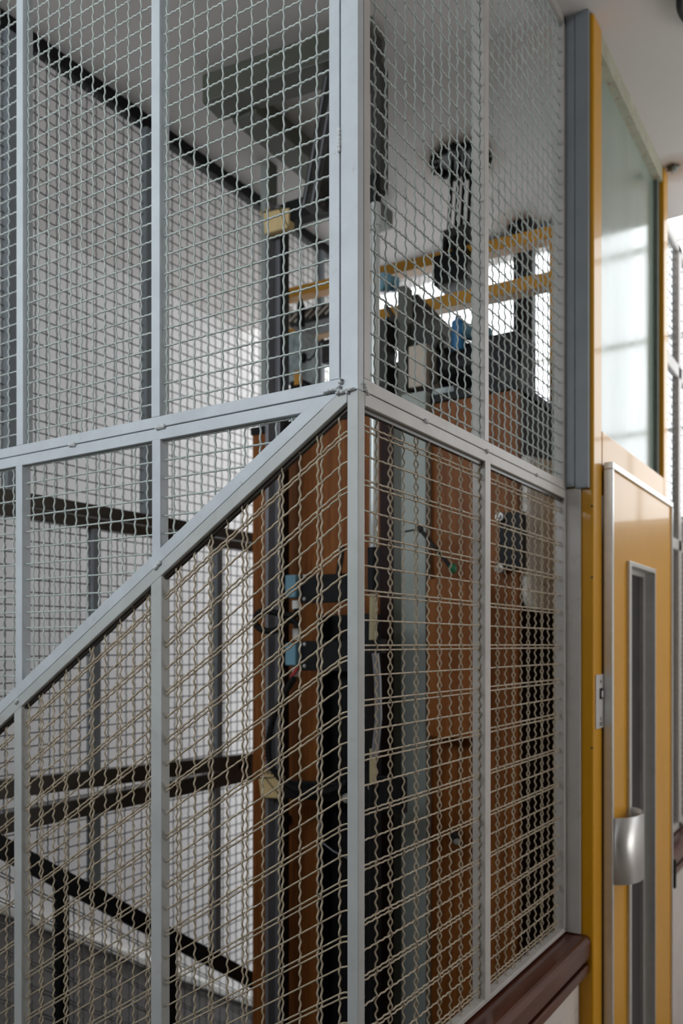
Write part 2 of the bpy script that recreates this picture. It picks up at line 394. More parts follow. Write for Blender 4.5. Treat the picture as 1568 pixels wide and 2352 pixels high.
# stairs: flight down to the left, quarter landing, flight down along the far screen
st = MB()
for i in range(4): st.box(-.27 * (i + 1), -.27 * i, -1.0, -.03, -.17 * (i + 1) - .25, -.17 * (i + 1))
st.box(XW, -1.08, -1.0, -.03, -1.05, -.85)
st.box(XW - .2, 0, YB - .2, YF + .2, -2.75, -2.6)
for i in range(7): st.box(XW, XM - .05, -.03 + .27 * i, -.03 + .27 * (i + 1), -.85 - .17 * (i + 1) - .25, -.85 - .17 * (i + 1))
struct(st.build('floor_stairs', 'stone'))
struct(MB().box(XM, -.06, .0, 1.9, -.20, -.052).build('floor_pit', 'stone'))
# low marble walls under the screens, wooden sill boards
YJ0, YJ1, XFR = .957, 1.775, .062
ZS = .908
struct(MB().box(-.05, .028, .0, YJ0 - .001, 0, ZS - .091).build('wall_parapet', 'marble'))
struct(MB().box(-.05, .028, YJ1 + .001, YF - .01, 0, ZS - .091).build('wall_parapet_far', 'marble'))
def sillboard(name, y0, y1, lab, endcap):
    t = thing(name, lab, 'sill', (0, y0, ZS)); struct(t)
    pr = [(-.03, ZS - .055), (.050, ZS - .055), (.054, ZS - .050), (.056, ZS - .012), (.050, ZS - .001), (.044, ZS + .001), (-.03, ZS - .003)]
    MB().prism([(x, y0, z) for x, z in pr], (0, y1 - y0, 0)).build('sill_cap', 'sill', t, bevel=.002)
    MB().box(-.03, .034, y0, y1, ZS - .066, ZS - .055).build('shadow_groove', 'black', t)
    MB().box(-.03, .052, y0, y1, ZS - .090, ZS - .066).build('lower_moulding', 'sill', t, bevel=.003)
    if endcap:
        MB().box(-.03, .082, y0 - .012, y0 + .004, ZS - .092, ZS + .001).build('end_cap', 'black', t, bevel=.004)
sillboard('trim_2', .0, YJ0, 'dark varnished wooden sill under the near mesh screen', False)
sillboard('trim_3', YJ1 + .03, YF - .01, 'dark wooden sill beyond the yellow door', True)

# ================================================================== screens of the shaft
ZR = EYE + .370          # seam between upper and lower screens
BW = .0195               # bar width
D = .020                 # bar depth
PW = .0315
def rect_bars(panel, spec, m):
    for nm, bx in spec: MB().box(*bx).build(nm, m, panel, bevel=.0012)

# corner post and welds
post = thing('corner_post', 'pale grey square steel corner post between the two mesh sides', 'post', (0, 0, .85))
MB().box(-.0302, 0, 0, .0155, ZR - .001, ZC).build('upper_section', 'grey', post, bevel=.0012)
MB().box(-.0185, .0004, -.0004, .0185, ZS + .004, ZR - .0012).build('lower_section', 'greyl', post, bevel=.0014)
wl = MB()
for (px, py, s) in ((748, 903, 3), (757, 899, 3.5), (765, 897, 3.5), (774, 896, 4), (780, 890, 4), (784, 880, 3.2), (786, 873, 2.5), (777, 905, 3.5), (788, 901, 4.2), (797, 897, 4), (806, 896, 3.6), (813, 894, 3), (800, 903, 2.6), (782, 898, 4.5)):
    p = hy(px, py, 0); k = s * 1.2 / FPX
    wl.blob((p.x, -.0025, p.z), (k * 1.7, .0045, k * 1.1), jit=.22)
wl.build('weld_bead', 'weld', post, smooth=True)
wr = MB()
for (px, py, s) in ((836, 882, 2.2), (838, 890, 2.6), (841, 899, 2.6), (844, 906, 2.4)):
    p = hx(px, py, 0); k = s * 1.25 / FPX; wr.blob((.0012, p.y, p.z), (.0028, k * 1.6, k * 1.3), jit=.18)
wr.build('weld_bead', 'weld', post, smooth=True)
wt = MB()
for py in (300, 310, 318, 327, 336, 345): p = hy(779, py, 0); wt.blob((p.x, -.001, p.z), (.003, .003, .004), jit=.2)
wt.build('weld_bead', 'weld', post, smooth=True)

XL = XM + .03                                   # left end of the near-left side
M1a, M1b = -.4185, -.3985; M2a, M2b = -.789, -.769
def weld_spot(panel, p, axis, n=5, s=.0035, along=(1, 0, 0)):
    b = MB(); al = Vector(along)
    for i in range(n):
        c = Vector(p) + al * (i - n / 2) * s * 1.1 + Vector((0, 0, random.uniform(-.0012, .0012)))
        b.blob(c, (s * 1.2, s * 1.1, s * 1.25), jit=.25, n=8, m=5)
    b.build('weld_bead', 'weld', panel, smooth=True)
# --- left side, upper screen
P = thing('mesh_screen', 'tall upper wire mesh screen left of the corner post, above the slanted rail', 'mesh screen', (XL, 0, ZR))
rect_bars(P, [('rail', (XL, -.0303, 0, D, ZR + .0007, ZR + BW)),
              ('stile', (-.0508, -.0321, 0, D, ZR + BW, ZC)),
              ('mullion', (M1a, M1b, 0, D + .004, ZR + BW, ZC)),
              ('mullion', (M2a, M2b, 0, D + .004, ZR + BW, ZC)),
              ('top_rail', (XL, -.0303, 0, D, ZC - .02, ZC))], 'grey')
weave('wire_mesh', 'wire', P, (0, .011, 0), (1, 0, 0), (0, 0, 1),
      plain_weave(XL, -.049, ZR + BW - .004, ZC - .015, .0312, PW, (-.0797 - XL) % .0312, (EYE + .4158 - ZR - BW + .004) % PW), .0016)
weld_spot(P, (Xat(371, 0), -.001, ZR), 0); weld_spot(P, (Xat(168, 0), -.001, ZR), 0, 4)
# --- left side, slanted rails
sA = Vector((-.0372, 0, EYE + .366)); SL = .628
dz = lambda x: sA.z + SL * (x - sA.x)
cosd = 1 / math.sqrt(1 + SL * SL); VH = .0205 / cosd
P = thing('mesh_screen', 'triangular wire mesh screen between the level rail and the slanted rail', 'mesh screen', (XL, 0, dz(XL)))
MB().box(XL, -.0310, .0006, D, ZR - BW - .001, ZR - .0007).build('rail', 'grey', P, bevel=.0012)
MB().prism([(XL, 0, dz(XL)), (sA.x + .0036, 0, ZR - .0018), (sA.x + (.0022 - VH) / SL, 0, ZR - .0018), (XL, 0, dz(XL) + VH)], (0, D, 0)).build('slanted_rail', 'grey', P, bevel=.0012)
for (xa, xb) in ((M1a + .001, M1b + .001), (M2a - .003, M2b - .003)):
    MB().prism([(xa, .0006, dz(xa) + VH * .9), (xb, .0006, dz(xb) + VH * .9), (xb, .0006, ZR - BW), (xa, .0006, ZR - BW)], (0, D, 0)).build('mullion', 'grey', P, bevel=.0012)
ins = lambda u, v: v > dz(u) + VH * .5 and v < ZR - .006
weave('wire_mesh', 'wire', P, (0, .011, 0), (1, 0, 0), (0, 0, 1),
      plain_weave(XL, -.05, dz(XL), ZR - .004, .0312, PW, (-.095 - XL) % .0312, .012, inside=ins), .0017)
P2 = P
# --- left side, lower screen of beige wire under the slanted rail
ZB = lambda x: .12 + SL * (x + .018)
P = thing('mesh_screen', 'lower beige wire mesh screen under the slanted rail, wires running with the stair', 'mesh screen', (XL, 0, ZB(XL)))
MB().prism([(XL, 0, dz(XL) - .0006), (sA.x + .003 / SL, 0, ZR - .0016), (-.0190, 0, ZR - .0016), (-.0190, 0, dz(-.0190) - VH), (XL, 0, dz(XL) - VH)], (0, D, 0)).build('slanted_rail', 'greyl', P, bevel=.0012)
MB().prism([(XL, .009, dz(XL) - VH), (-.019, .009, dz(-.019) - VH), (-.019, .009, dz(-.019) - VH - .006), (XL, .009, dz(XL) - VH - .006)], (0, .008, 0)).build('clamping_strip', 'bronze', P)
for (xa, xb) in ((-.4200, -.3945), (-.797, -.774)):
    MB().prism([(xa, .0006, ZB(xa)), (xb, .0006, ZB(xb)), (xb, .0006, dz(xb) - VH * .7), (xa, .0006, dz(xa) - VH * .7)], (0, D, 0)).build('mullion', 'greyl', P, bevel=.0012)
MB().prism([(XL, 0, ZB(XL)), (-.019, 0, ZB(-.019)), (-.019, 0, ZB(-.019) + .02), (XL, 0, ZB(XL) + .02)], (0, D, 0)).build('bottom_rail', 'greyl', P, bevel=.0012)
ins = lambda u, v: v < dz(u) - VH * .8 and v > ZB(u) and XL < u < -.014
weave('wire_mesh', 'wiretan', P, (0, .011, 0), (1, 0, 0), (0, 0, 1),
      pair_weave(XL, -.0155, ZB(XL), dz(0), .0362, .0413, (-.0752 - XL) % .0724, -(EYE + .319) + .0413 * 8 + dz(0) + SL * .0 - .0413 * 8 + SL * (-.0155 - XL), slope=SL, inside=ins, A=.0020, eb=1), .0016)
weld_spot(P2, (Xat(364, 0), -.001, Zy(364, 1297, 0)), 0, 4, along=(.85, 0, .53))
weld_spot(P2, (Xat(40, 0), -.001, Zy(40, 1610, 0)), 0, 2, along=(.85, 0, .53))
# --- right side, upper screen
YE = .952
MY0, MY1 = .4575, .4775
P = thing('mesh_screen', 'tall upper wire mesh screen right of the corner post, machinery behind it', 'mesh screen', (0, YE, ZR))
rect_bars(P, [('rail', (-D, 0, .0158, YE, ZR + .0007, ZR + BW)),
              ('stile', (-D, 0, .0165, .0345, ZR + BW, ZC)),
              ('mullion', (-.026, 0, MY0, MY1, ZR + BW, ZC)),
              ('stile', (-.026, 0, YE - .022, YE, ZR + BW, ZC)),
              ('top_rail', (-D, 0, .0158, YE, ZC - .02, ZC))], 'greyw')
weave('wire_mesh', 'wire', P, (-.011, 0, 0), (0, 1, 0), (0, 0, 1),
      plain_weave(.032, YE - .01, ZR + BW - .004, ZC - .015, .0325, PW, .0015, (EYE + .406 - ZR - BW + .004) % PW), .0016)
for px, py in ((979, 968), (1119, 1034), (1233, 1087)):
    q = hx(px, py, 0); weld_spot(P, (.0005, q.y, ZR), 0, 3, .003, along=(0, 1, 0))
# --- right side, lower screen
ZLB = ZS + .008
P = thing('mesh_screen', 'lower beige wire mesh screen right of the corner post, standing on the wooden sill', 'mesh screen', (0, YE, ZS + .004))
rect_bars(P, [('rail', (-D, 0, .0188, YE, ZR - BW - .001, ZR - .0007)),
              ('mullion', (-.026, .0005, MY0 + .001, MY1 + .008, ZLB, ZR - BW)),
              ('stile', (-.026, 0, YE - .020, YE - .006, ZLB, ZR - BW)),
              ('bottom_rail', (-D, 0, .0188, YE - .006, ZS + .004, ZLB + .006))], 'greyw')
MB().box(-.014, -.006, .0188, YE - .02, ZR - BW - .008, ZR - BW - .001).build('clamping_strip', 'bronze', P)
weave('wire_mesh', 'wiretan', P, (-.011, 0, 0), (0, 1, 0), (0, 0, 1),
      pair_weave(.019, YE - .015, ZLB, ZR - BW + .004, .0433, .0409, .0076, ZR - BW + .004 - (EYE + .322)), .0016)

# --- far side of the shaft (beside the far flight), all seen against the lit wall
def far_bar(name, panel, p, q, w=.022, h=.03, m='bronze'):
    MB().bar(p, q, w, h).build(name, m, panel, bevel=.002)
def fz(px, py): q = hx(px, py, XM); return (q.y, q.z)
YQ = 1.80
def far_mull(panel, px, z0, z1, wd=.026, m='slate'):
    y = Yat(px, XM); MB().box(XM - .014, XM + .014, y - wd / 2, y + wd / 2, z0, z1).build('mullion', m, panel, bevel=.0015)
zr_f = EYE + .335
P = thing('mesh_screen', 'far upper wire mesh screen reaching the ceiling, stair wall behind it', 'mesh screen', (XM, YQ, zr_f))
far_bar('top_rail', P, (XM, .03, ZC - .018), (XM, YQ, ZC - .018), .03, .036, 'black')
far_bar('rail', P, (XM, .03, zr_f + .018), (XM, YQ, zr_f + .018), .03, .032)
far_mull(P, 336, zr_f + .03, ZC - .03); far_mull(P, 735, zr_f + .03, ZC - .03); far_mull(P, 20, zr_f + .03, ZC - .03)
weave('wire_mesh', 'wire_backlit', P, (XM, 0, 0), (0, 1, 0), (0, 0, 1), plain_weave(.03, YQ, zr_f + .02, ZC - .02, PW, PW, .01, .012), .0017, sides=5, step=5)
(ya, zA), (yb, zB) = fz(0, 1803), fz(575, 1738)
r1 = lambda y: zA + (zB - zA) / (yb - ya) * (y - ya) - .010
P = thing('mesh_screen', 'far middle wire mesh screen between the dark double rail and the dark sloping rails', 'mesh screen', (XM, YQ, r1(YQ)))
far_bar('rail', P, (XM, .03, zr_f - .016), (XM, YQ, zr_f - .016), .03, .028)
far_bar('bottom_rail', P, (XM, .03, r1(.03)), (XM, YQ, r1(YQ)), .03, .045)
far_mull(P, 215, r1(.4) + .01, zr_f - .02); far_mull(P, 498, r1(.9), zr_f - .02)
weave('wire_mesh', 'wire_backlit', P, (XM, 0, 0), (0, 1, 0), (0, 0, 1), plain_weave(.03, YQ, r1(.5), zr_f - .02, PW, PW, .02, .012), .0017, sides=5, step=5)
zr2 = EYE - .425
(ya2, zA2), (yb2, zB2) = fz(0, 1945), fz(575, 2250)
r3 = lambda y: zA2 + (zB2 - zA2) / (yb2 - ya2) * (y - ya2)
P = thing('mesh_screen', 'far wire mesh screen under the second dark rail, cut by the descending stair rail', 'mesh screen', (XM, YQ, r3(YQ)))
far_bar('rail', P, (XM, -.2, zr2), (XM, YQ, zr2), .03, .048)
far_bar('slanted_rail', P, (XM, .03, r3(.03)), (XM, YQ, r3(YQ)), .03, .046, 'black')
far_mull(P, 215, r3(Yat(215, XM)), zr2); far_mull(P, 494, r3(Yat(494, XM)), zr2)
MB().box(XM - .015, XM + .015, Yat(540, XM), Yat(566, XM), zr2 + .02, r1(1.0) - .01).build('spacer_block', 'darkmetal', P)
ins = lambda u, v: r3(u) < v < r1(.5)
weave('wire_mesh', 'wire_backlit', P, (XM, 0, 0), (0, 1, 0), (0, 0, 1), plain_weave(.03, YQ, r3(YQ), r1(.5), PW, PW, .015, .006, inside=ins), .0017, sides=5, step=5)
P = thing('mesh_screen', 'far lowest dark wire mesh screen below the descending stair rail, grey dado behind', 'mesh screen', (XM, YQ, r3(YQ) - 1.2))
for px in (141, 390):
    y = Yat(px, XM); MB().box(XM - .012, XM + .012, y - .015, y + .015, r3(y) - 1.2, r3(y)).build('mullion', 'black', P)
s3 = (zB2 - zA2) / (yb2 - ya2)
W = []
for i in range(58):
    u = .03 + .0315 * i
    W.append((u, r3(u) - 1.2, u, r3(u), .0017, .021, PI * i, 0))
for j in range(22):
    for g in (0, .009):
        z = -.06 * j - g; W.append((.03, r3(.03) + z, YQ, r3(YQ) + z, .001, .021, j, 0))
weave('wire_mesh', 'wire_backlit', P, (XM, 0, 0), (0, 1, 0), (0, 0, 1), W, .0017, sides=5, step=5)
# --- back of the shaft
YK = 1.87
P = thing('mesh_screen', 'back wire mesh screen of the shaft against the bright facade window', 'mesh screen', (XM, YK, 0))
for x in (XM, -.45, -.02): MB().box(x - .013, x + .013, YK - .012, YK + .012, 0, ZC).build('stile', 'slate', P)
for z in (ZR, ZC - .015): MB().box(XM, 0, YK - .013, YK + .013, z - .015, z + .015).build('rail', 'slate', P)
W = [(XM + .04 * i, 1.2, XM + .04 * i, ZC, .0, .2, 0, 0) for i in range(1, 28)] + [(XM, 1.2 + .04 * i, 0, 1.2 + .04 * i, 0, .2, 0, 0) for i in range(48)]
weave('wire_mesh', 'wire_backlit', P, (0, YK, 0), (1, 0, 0), (0, 0, 1), W, .0014, sides=5, step=2)
# --- the side beyond the yellow door
P = thing('mesh_screen', 'narrow strip of mesh screen beyond the yellow door, at the photo edge', 'mesh screen', (0, YJ1, ZS + .004))
for z, h in ((ZC - .015, .03), (EYE + 1.02, .045), (ZR, .04), (ZS + .015, .02)):
    MB().box(-D, 0, YJ1 + .002, YF - .02, z - h / 2, z + h / 2).build('rail', 'greyw', P, bevel=.0012)
MB().box(-.026, 0, 2.27, 2.32, ZS + .004, ZC).build('stile', 'greyw', P, bevel=.0012)
weave('wire_mesh', 'wire_backlit', P, (-.011, 0, 0), (0, 1, 0), (0, 0, 1), plain_weave(YJ1 + .003, YF - .03, ZS + .01, ZC - .02, .0325, PW, .01, .01), .0017, sides=5, step=5)
# inspection lock seen through that strip
t = thing('lock_fitting', 'small black and white lock fitting behind the mesh strip at the right edge', 'lock', (-.05, 1.95, 1.45))
q0 = hx(1546, 1515, -.045); q1 = hx(1546, 1540, -.045)
MB().cyl((-.06, q0.y, q0.z), (-.035, q0.y, q0.z), .018, 18).build('knob', 'black', t, bevel=.002)
MB().box(-.06, -.04, q1.y - .02, q1.y + .02, q1.z - .012, q1.z + .012).build('latch_body', 'darkmetal', t, bevel=.002)
MB().box(-.062, -.036, q1.y - .02, q1.y + .02, q1.z + .012, q1.z + .022).build('latch_plate', 'chrome', t, bevel=.002)
MB().box(-.075, -.06, 1.93, 1.965, 1.0, EYE + .14).build('mounting_rail', 'white', t)

# grey end post that the screens meet, with its upper cover strips
t = thing('end_post', 'grey steel end post between the right mesh side and the yellow frame', 'post', (.02, YE, ZS))
MB().box(-.02, .0335, YE - .005, YJ0 - .001, ZS + .002, ZR + .002).build('lower_section', 'greyw', t, bevel=.0015)
MB().box(-.02, .0215, YE - .010, YJ0 - .001, ZR + .006, ZC).build('inner_cover_strip', 'slate', t, bevel=.0012)
MB().box(.0228, .054, YE - .012, YJ0 - .001, ZR + .001, ZC).build('outer_cover_strip', 'slate', t, bevel=.0012)

# ================================================================== yellow lift entrance
XD = .082                      # front of the door leaf
YD0, YD1 = 1.034, 1.727
ZD1 = EYE + .441
ZT0 = EYE + .522
t = thing('entrance_surround', 'glossy yellow steel frame around the lift door and the glass above it', 'door frame', (0, YJ0, 0))
J = MB().box(-.03, XFR, YJ0, YD0 - .004, 0, ZC).build('jamb', 'yellow', t, bevel=.006, seg=3)
MB().box(-.03, XFR, 1.717, YJ1, 0, ZC).build('jamb', 'yellow', t, bevel=.004)
MB().box(-.03, XFR, YD0 - .004, 1.717, ZD1 - .02, ZT0).build('head', 'yellow', t, bevel=.003)
MB().box(.0, .036, YD0 - .004, 1.717, ZT0, ZC).build('transom_glass', 'transom', t)['label'] = 'pale green frosted glass panel'
MB().box(.036, .046, YD0 - .004, 1.717, ZT0, ZT0 + .012).build('glazing_bead', 'white', t)
MB().box(.034, .058, YD0 - .004, 1.717, ZC - .048, ZC).build('top_bead', 'cream', t)
gk = MB().box(.034, .048, 1.694, 1.717, ZT0 + .012, ZC - .048).build('gasket', 'gasket', t)
for px, py, r in ((1360, 1163, .0022), (1359, 1326, .0022), (1361, 1717, .0022)):
    q = hx(px, py, XFR - .004); MB().cyl((q.x, YJ0 - .0006, q.z), (q.x, YJ0 + .002, q.z), r * 1.2, 10).build('screw_hole', 'ink', t)
q = hx(1382, 1336, XFR); MB().cyl((XFR - .002, q.y, q.z), (XFR + .0006, q.y, q.z), .006, 14).build('screw_hole', 'ink', t)
# call plate on the left jamb
t = thing('call_plate', 'narrow silver call button plate on the left yellow jamb', 'button plate', (XFR, 1.0, EYE - .1))
ya, yb = Yat(1366.5, XFR), Yat(1386.5, XFR); z0, z1 = Zx(1377, 1672, XFR), Zx(1377, 1549, XFR)
MB().box(XFR, XFR + .003, ya, yb, z0, z1).build('plate', 'plate', t, bevel=.0008)
yc = (ya + yb) / 2; X2 = XFR + .003
zb0, zb1 = Zx(1377, 1606, X2), Zx(1377, 1581, X2)
MB().box(X2, X2 + .0025, yc - .011, yc + .011, zb0, zb1).build('button_bezel', 'black', t, bevel=.001)
MB().box(X2 + .0025, X2 + .004, yc - .004, yc + .008, zb0 + .004, zb1 - .006).build('button', 'plate', t, bevel=.0008)
pk = MB(); w_ = (yb - ya) / 22.0
def dotrow(py, cells):
    z = Zx(1377, py, X2)
    for (i, wid, h) in cells: pk.box(X2, X2 + .0004, yc + i * w_, yc + (i + wid) * w_, z, z + h)
dotrow(1569, [(-1.2, 1.0, .004), (.4, 1.2, .004)]); dotrow(1565, [(-1.6, 2.6, .003)])
pk.build('printed_symbol', 'ink', t); pk = MB()
dotrow(1655, [(-1.5, 2.8, .003)]); dotrow(1651, [(-1.0, 1.8, .004)])
dotrow(1667, [(-3, 1.0, .003), (-1.6, 1.4, .003), (.3, .8, .003), (1.5, 1.4, .003)]); dotrow(1662.5, [(-2.8, 1.4, .003), (-1, 1.6, .003), (1, 1.8, .003)])
pk.build('printed_text', 'ink', t)
# door leaf
t = thing('landing_door', 'yellow lift door leaf with silver edge trim and narrow tall window', 'door', (XFR, YD0, 0)); t['kind'] = 'thing'
VY0, VY1 = Yat(1446, XD + .008), Yat(1506, XD + .008); VZ1 = EYE + .216; VZ0 = .35
lf = MB().box(XFR + .002, XD, YD0, VY0 + .01, .01, ZD1).box(XFR + .002, XD, VY1 - .003, YD1, .01, ZD1)
lf.box(XFR + .002, XD, VY0 + .01, VY1 - .003, .01, VZ0 + .01).box(XFR + .002, XD, VY0 + .01, VY1 - .003, VZ1 - .01, ZD1)
lf.build('leaf', 'yellow', t)
E = .010
MB().box(XFR + .004, XD + .005, YD0 - .004, YD0 + E, .01, ZD1 - .0132).box(XFR + .004, XD + .005, YD0 - .004, YD1 + .004, ZD1 - .013, ZD1 + .003).box(XFR + .004, XD + .005, YD1 - E, YD1 + .004, .01, ZD1 - .0132).build('edge_trim', 'alup', t, bevel=.0015)
vf = MB(); fw = .022; FX = XD + .008; RB = XD - .030
vf.box(RB, FX, VY0, VY0 + fw, VZ0, VZ1).box(RB, FX, VY1 - .008, VY1, VZ0, VZ1)
vf.box(RB, FX, VY0 + fw, VY1 - .008, VZ1 - .012, VZ1).box(RB, FX, VY0 + fw, VY1 - .008, VZ0, VZ0 + .012)
v_ = vf.build('window_frame', 'alup', t, bevel=.001)
sub(MB().box(RB - .004, RB, VY0 + fw, VY1 - .008, VZ0, VZ1 - .012), 'window_pane', 'darkglass', v_, t)
sub(MB().box(RB, RB + .01, VY1 - .030, VY1 - .008, VZ0 + .012, VZ1 - .012).box(RB, RB + .01, VY0 + fw, VY1 - .03, VZ1 - .024, VZ1 - .012), 'glazing_bead', 'alup', v_, t)
# curved pull plate
hz0, hz1 = Zx(1430, 2030, XD + .04), Zx(1430, 1872, XD + .04)
hb = MB(); n = 26; R1, R2 = .058, .0555; hz0 -= .02; hz1 -= .02; HWD = .084; yc = YD0 + .004 + HWD; V = []
prof = [(XD + .004 + .050 * math.sin(PI * i / n), yc - HWD * math.cos(PI * i / n)) for i in range(n + 1)]
inn = [(XD + .002 + .0475 * math.sin(PI * i / n), yc - (HWD - .003) * math.cos(PI * i / n)) for i in range(n + 1)]
for z in (hz0, hz1): V += [(x, y, z) for x, y in prof] + [(x, y, z) for x, y in inn]
N = n + 1; F = []
for i in range(n):
    F += [(i, i + 1, 2 * N + i + 1, 2 * N + i), (N + i + 1, N + i, 3 * N + i, 3 * N + i + 1),
          (i + 1, i, N + i, N + i + 1), (2 * N + i, 2 * N + i + 1, 3 * N + i + 1, 3 * N + i)]
F += [(0, 2 * N, 3 * N, N), (n, N + n, 3 * N + n, 2 * N + n)]
hb.add(V, F).build('handle', 'alu', t, smooth=False)['label'] = 'curved silver pull plate'
for p in bpy.data.objects['handle'].data.polygons:
    if abs(p.normal.z) < .5: p.use_smooth = True

# ================================================================== lift car
YC, XC0, XC1 = .90, Xat(580, .90), Xat(1187, .90)
ZK = EYE + .618
car = thing('lift_car', 'brown wood laminate lift car with yellow crosshead inside the shaft', 'lift car', ((XC0 + XC1) / 2, 1.33, 0))
MB().box(XC0, XC1, YC, YC + .03, 0.02, ZK).build('side_panel', 'wood', car)
MB().box(XC1 - .03, XC1, YC + .03, 1.74, 0.02, ZK - .01).build('front_panel', 'darkbrown', car)
MB().box(XC0, XC0 + .03, YC + .03, 1.74, 0.02, ZK - .01).build('side_panel', 'wood', car)
MB().box(XC0 + .03, XC1 - .03, 1.71, 1.74, 0.02, ZK - .01).build('rear_panel', 'darkbrown', car)
MB().box(XC0 - .004, XC1 + .004, YC - .006, 1.75, ZK, ZK + .022).build('roof', 'black', car, bevel=.002)
MB().box(XC0, XC1, YC, 1.74, -.05, .02).build('car_floor', 'black', car)
# side upright, cover box, bolts, brackets
sx0, sx1 = Xat(922, .87), Xat(978, .87)
MB().box(sx0, sx1, .868, YC, 0.0, EYE + .646).build('sling_upright', 'ggreen', car, bevel=.002)['label'] = 'grey-green upright'
MB().box(Xat(906, .88), sx0, .875, YC, 0, EYE + .6).build('sling_flange', 'olive', car)
MB().box(Xat(872, .885), Xat(906, .885), .885, YC, 0, EYE + .6).build('recess_strip', 'darkbrown', car)
b0, b1 = Xat(980, .82), Xat(1080, .82)
MB().box(b0, b1, .82, YC, Zy(1030, 1694, .82), Zy(1030, 1328, .82)).build('cover_box', 'wood2', car, bevel=.0015)
def bolt(px, py, y, r, name='bolt', m='chrome', h=.012, par=None):
    q = hy(px, py, y)
    return MB().cyl((q.x, y, q.z), (q.x, y - h, q.z), r, 12).cyl((q.x, y - h, q.z), (q.x, y - h * 1.6, q.z), r * .55, 6).build(name, m, par or car, bevel=.0008)
bolt(1050, 1920, YC, .013, m='darkmetal', h=.02); bolt(1052, 1932, YC - .02, .008)
bolt(661, 1880, YC, .014, m='darkmetal', h=.018)
MB().box(Xat(1146, .878), Xat(1200, .878), .878, YC, Zy(1170, 1308, .878), Zy(1170, 1176, .878)).build('lock_bracket', 'black', car, bevel=.001)
bolt(1150, 1188, .878, .011); bolt(1149, 1306, .878, .011)
# white cover on the car front
cv0, cv1 = Yat(1206, XC1 + .012), 1.065; cz0, cz1 = EYE + .085, EYE + .46
prf = [(cv1, cz1), (cv0, cz1), (cv0, cz0 + .035)] + [(cv0 + .035 - .035 * math.cos(a), cz0 + .035 - .035 * math.sin(a)) for a in (.4, .8, 1.2)] + [(cv0 + .035, cz0), (cv1, cz0)]
MB().prism([(XC1 + .002 + (y - cv0) * .34, y, z) for y, z in prf], (.02, 0, 0)).build('door_lock_cover', 'dirtywhite', car, bevel=.004)
# yellow crosshead above the roof
YX = 1.28
def xbar(pl, pr, h, d, name, y=YX, m='yellowm'):
    a, b = hy(*pl, y), hy(*pr, y); MB().bar((a.x, y, a.z), (b.x, y, b.z), d, h).build(name, m, car, bevel=.002)
xbar((652, 683), (1279, 538), .034, .05, 'crosshead_beam'); xbar((668, 775), (1279, 644), .040, .05, 'crosshead_beam')
ux = Xat(1277, YX); MB().box(ux - .012, ux + .012, YX - .02, YX + .02, ZK + .02, EYE + 1.13).build('crosshead_upright', 'yellowm', car)
ux = Xat(656, YX); MB().box(ux - .01, ux + .01, YX - .02, YX + .02, EYE + .97, EYE + 1.17).build('crosshead_upright', 'beige', car)
# rope hitch
q = hy(1052, 622, YX)
MB().box(q.x - .055, q.x + .055, YX - .06, YX + .05, q.z - .055, q.z + .035).build('rope_hitch', 'black', car, bevel=.004)
q2 = hy(1053, 552, YX)
MB().box(q2.x - .045, q2.x + .045, YX - .02, YX + .05, q2.z - .03, q2.z + .035).build('rope_hitch', 'darkmetal', car, bevel=.004)
for dx in (-.03, .0, .03): MB().cyl((q.x + dx, YX - .03, q.z + .03), (q.x + dx, YX - .03, q2.z), .008, 10).build('hitch_spring', 'black', car)
# roof gear: dark beams, boxes and motor
MB().bar((hy(945, 668, 1.05).x, 1.02, EYE + .93), (-.42, 1.68, EYE + .80), .06, .09).build('roof_beam', 'darkmetal', car, bevel=.003)
MB().bar((hy(885, 655, 1.0).x, 1.0, EYE + .88), (hy(1010, 745, 1.0).x, 1.0, EYE + .80), .04, .07).build('roof_beam', 'darkmetal', car, bevel=.003)
MB().bar((hy(880, 880, .95).x, .95, EYE + .64), (hy(880, 700, .95).x, .95, EYE + .88), .05, .05, up=(0, 1, 0)).build('roof_post', 'darkmetal', car)
a = hy(926, 660, .96); MB().box(a.x - .012, a.x + .012, .95, .99, ZK, a.z).build('roof_post', 'olive', car)
a0, a1 = hy(937, 892, .93), hy(978, 787, .93); MB().box(a0.x, a1.x, .93, 1.02, a0.z, a1.z).build('junction_box', 'beige', car, bevel=.003)
a0, a1 = hy(995, 918, .92), hy(1042, 893, .92); MB().box(a0.x, a1.x, .92, 1.05, ZK + .022, a1.z + .01).build('junction_box', 'galv', car, bevel=.003)
a = hy(1052, 768, 1.0); MB().cyl((a.x, 1.0, a.z - .045), (a.x, 1.0, a.z + .035), .018, 16).cyl((a.x, 1.0, a.z + .035), (a.x, 1.0, a.z + .05), .009, 12).build('oil_bottle', 'blue2', car, bevel=.004)
a = hy(896, 650, 1.0); MB().cyl((a.x - .02, .98, a.z), (a.x - .005, 1.0, a.z), .026, 18).cyl((a.x - .005, 1.0, a.z), (a.x + .01, 1.02, a.z), .021, 18).build('pulley', 'blue', car, bevel=.002)
a = hy(1075, 760, 1.02); MB().cyl((a.x - .02, 1.0, a.z), (a.x + .03, 1.08, a.z), .022, 14).build('limit_roller', 'blue', car)
a = hy(1040, 850, 1.05)
MB().cyl((a.x - .1, 1.05, a.z - .0), (a.x + .10, 1.05, a.z - .0), .062, 24).build('door_motor', 'black', car, bevel=.006)
MB().box(a.x + .1, a.x + .21, 1.0, 1.12, ZK + .022, a.z + .055).build('gear_case', 'black', car, bevel=.008)
MB().box(a.x - .19, a.x - .1, .98, 1.1, ZK + .022, a.z + .03).build('gear_case', 'darkmetal', car, bevel=.006)
MB().box(hy(1150, 880, .98).x, XC1 - .02, .97, 1.07, ZK + .022, Zy(1160, 850, .98)).build('control_box', 'darkmetal', car, bevel=.004)
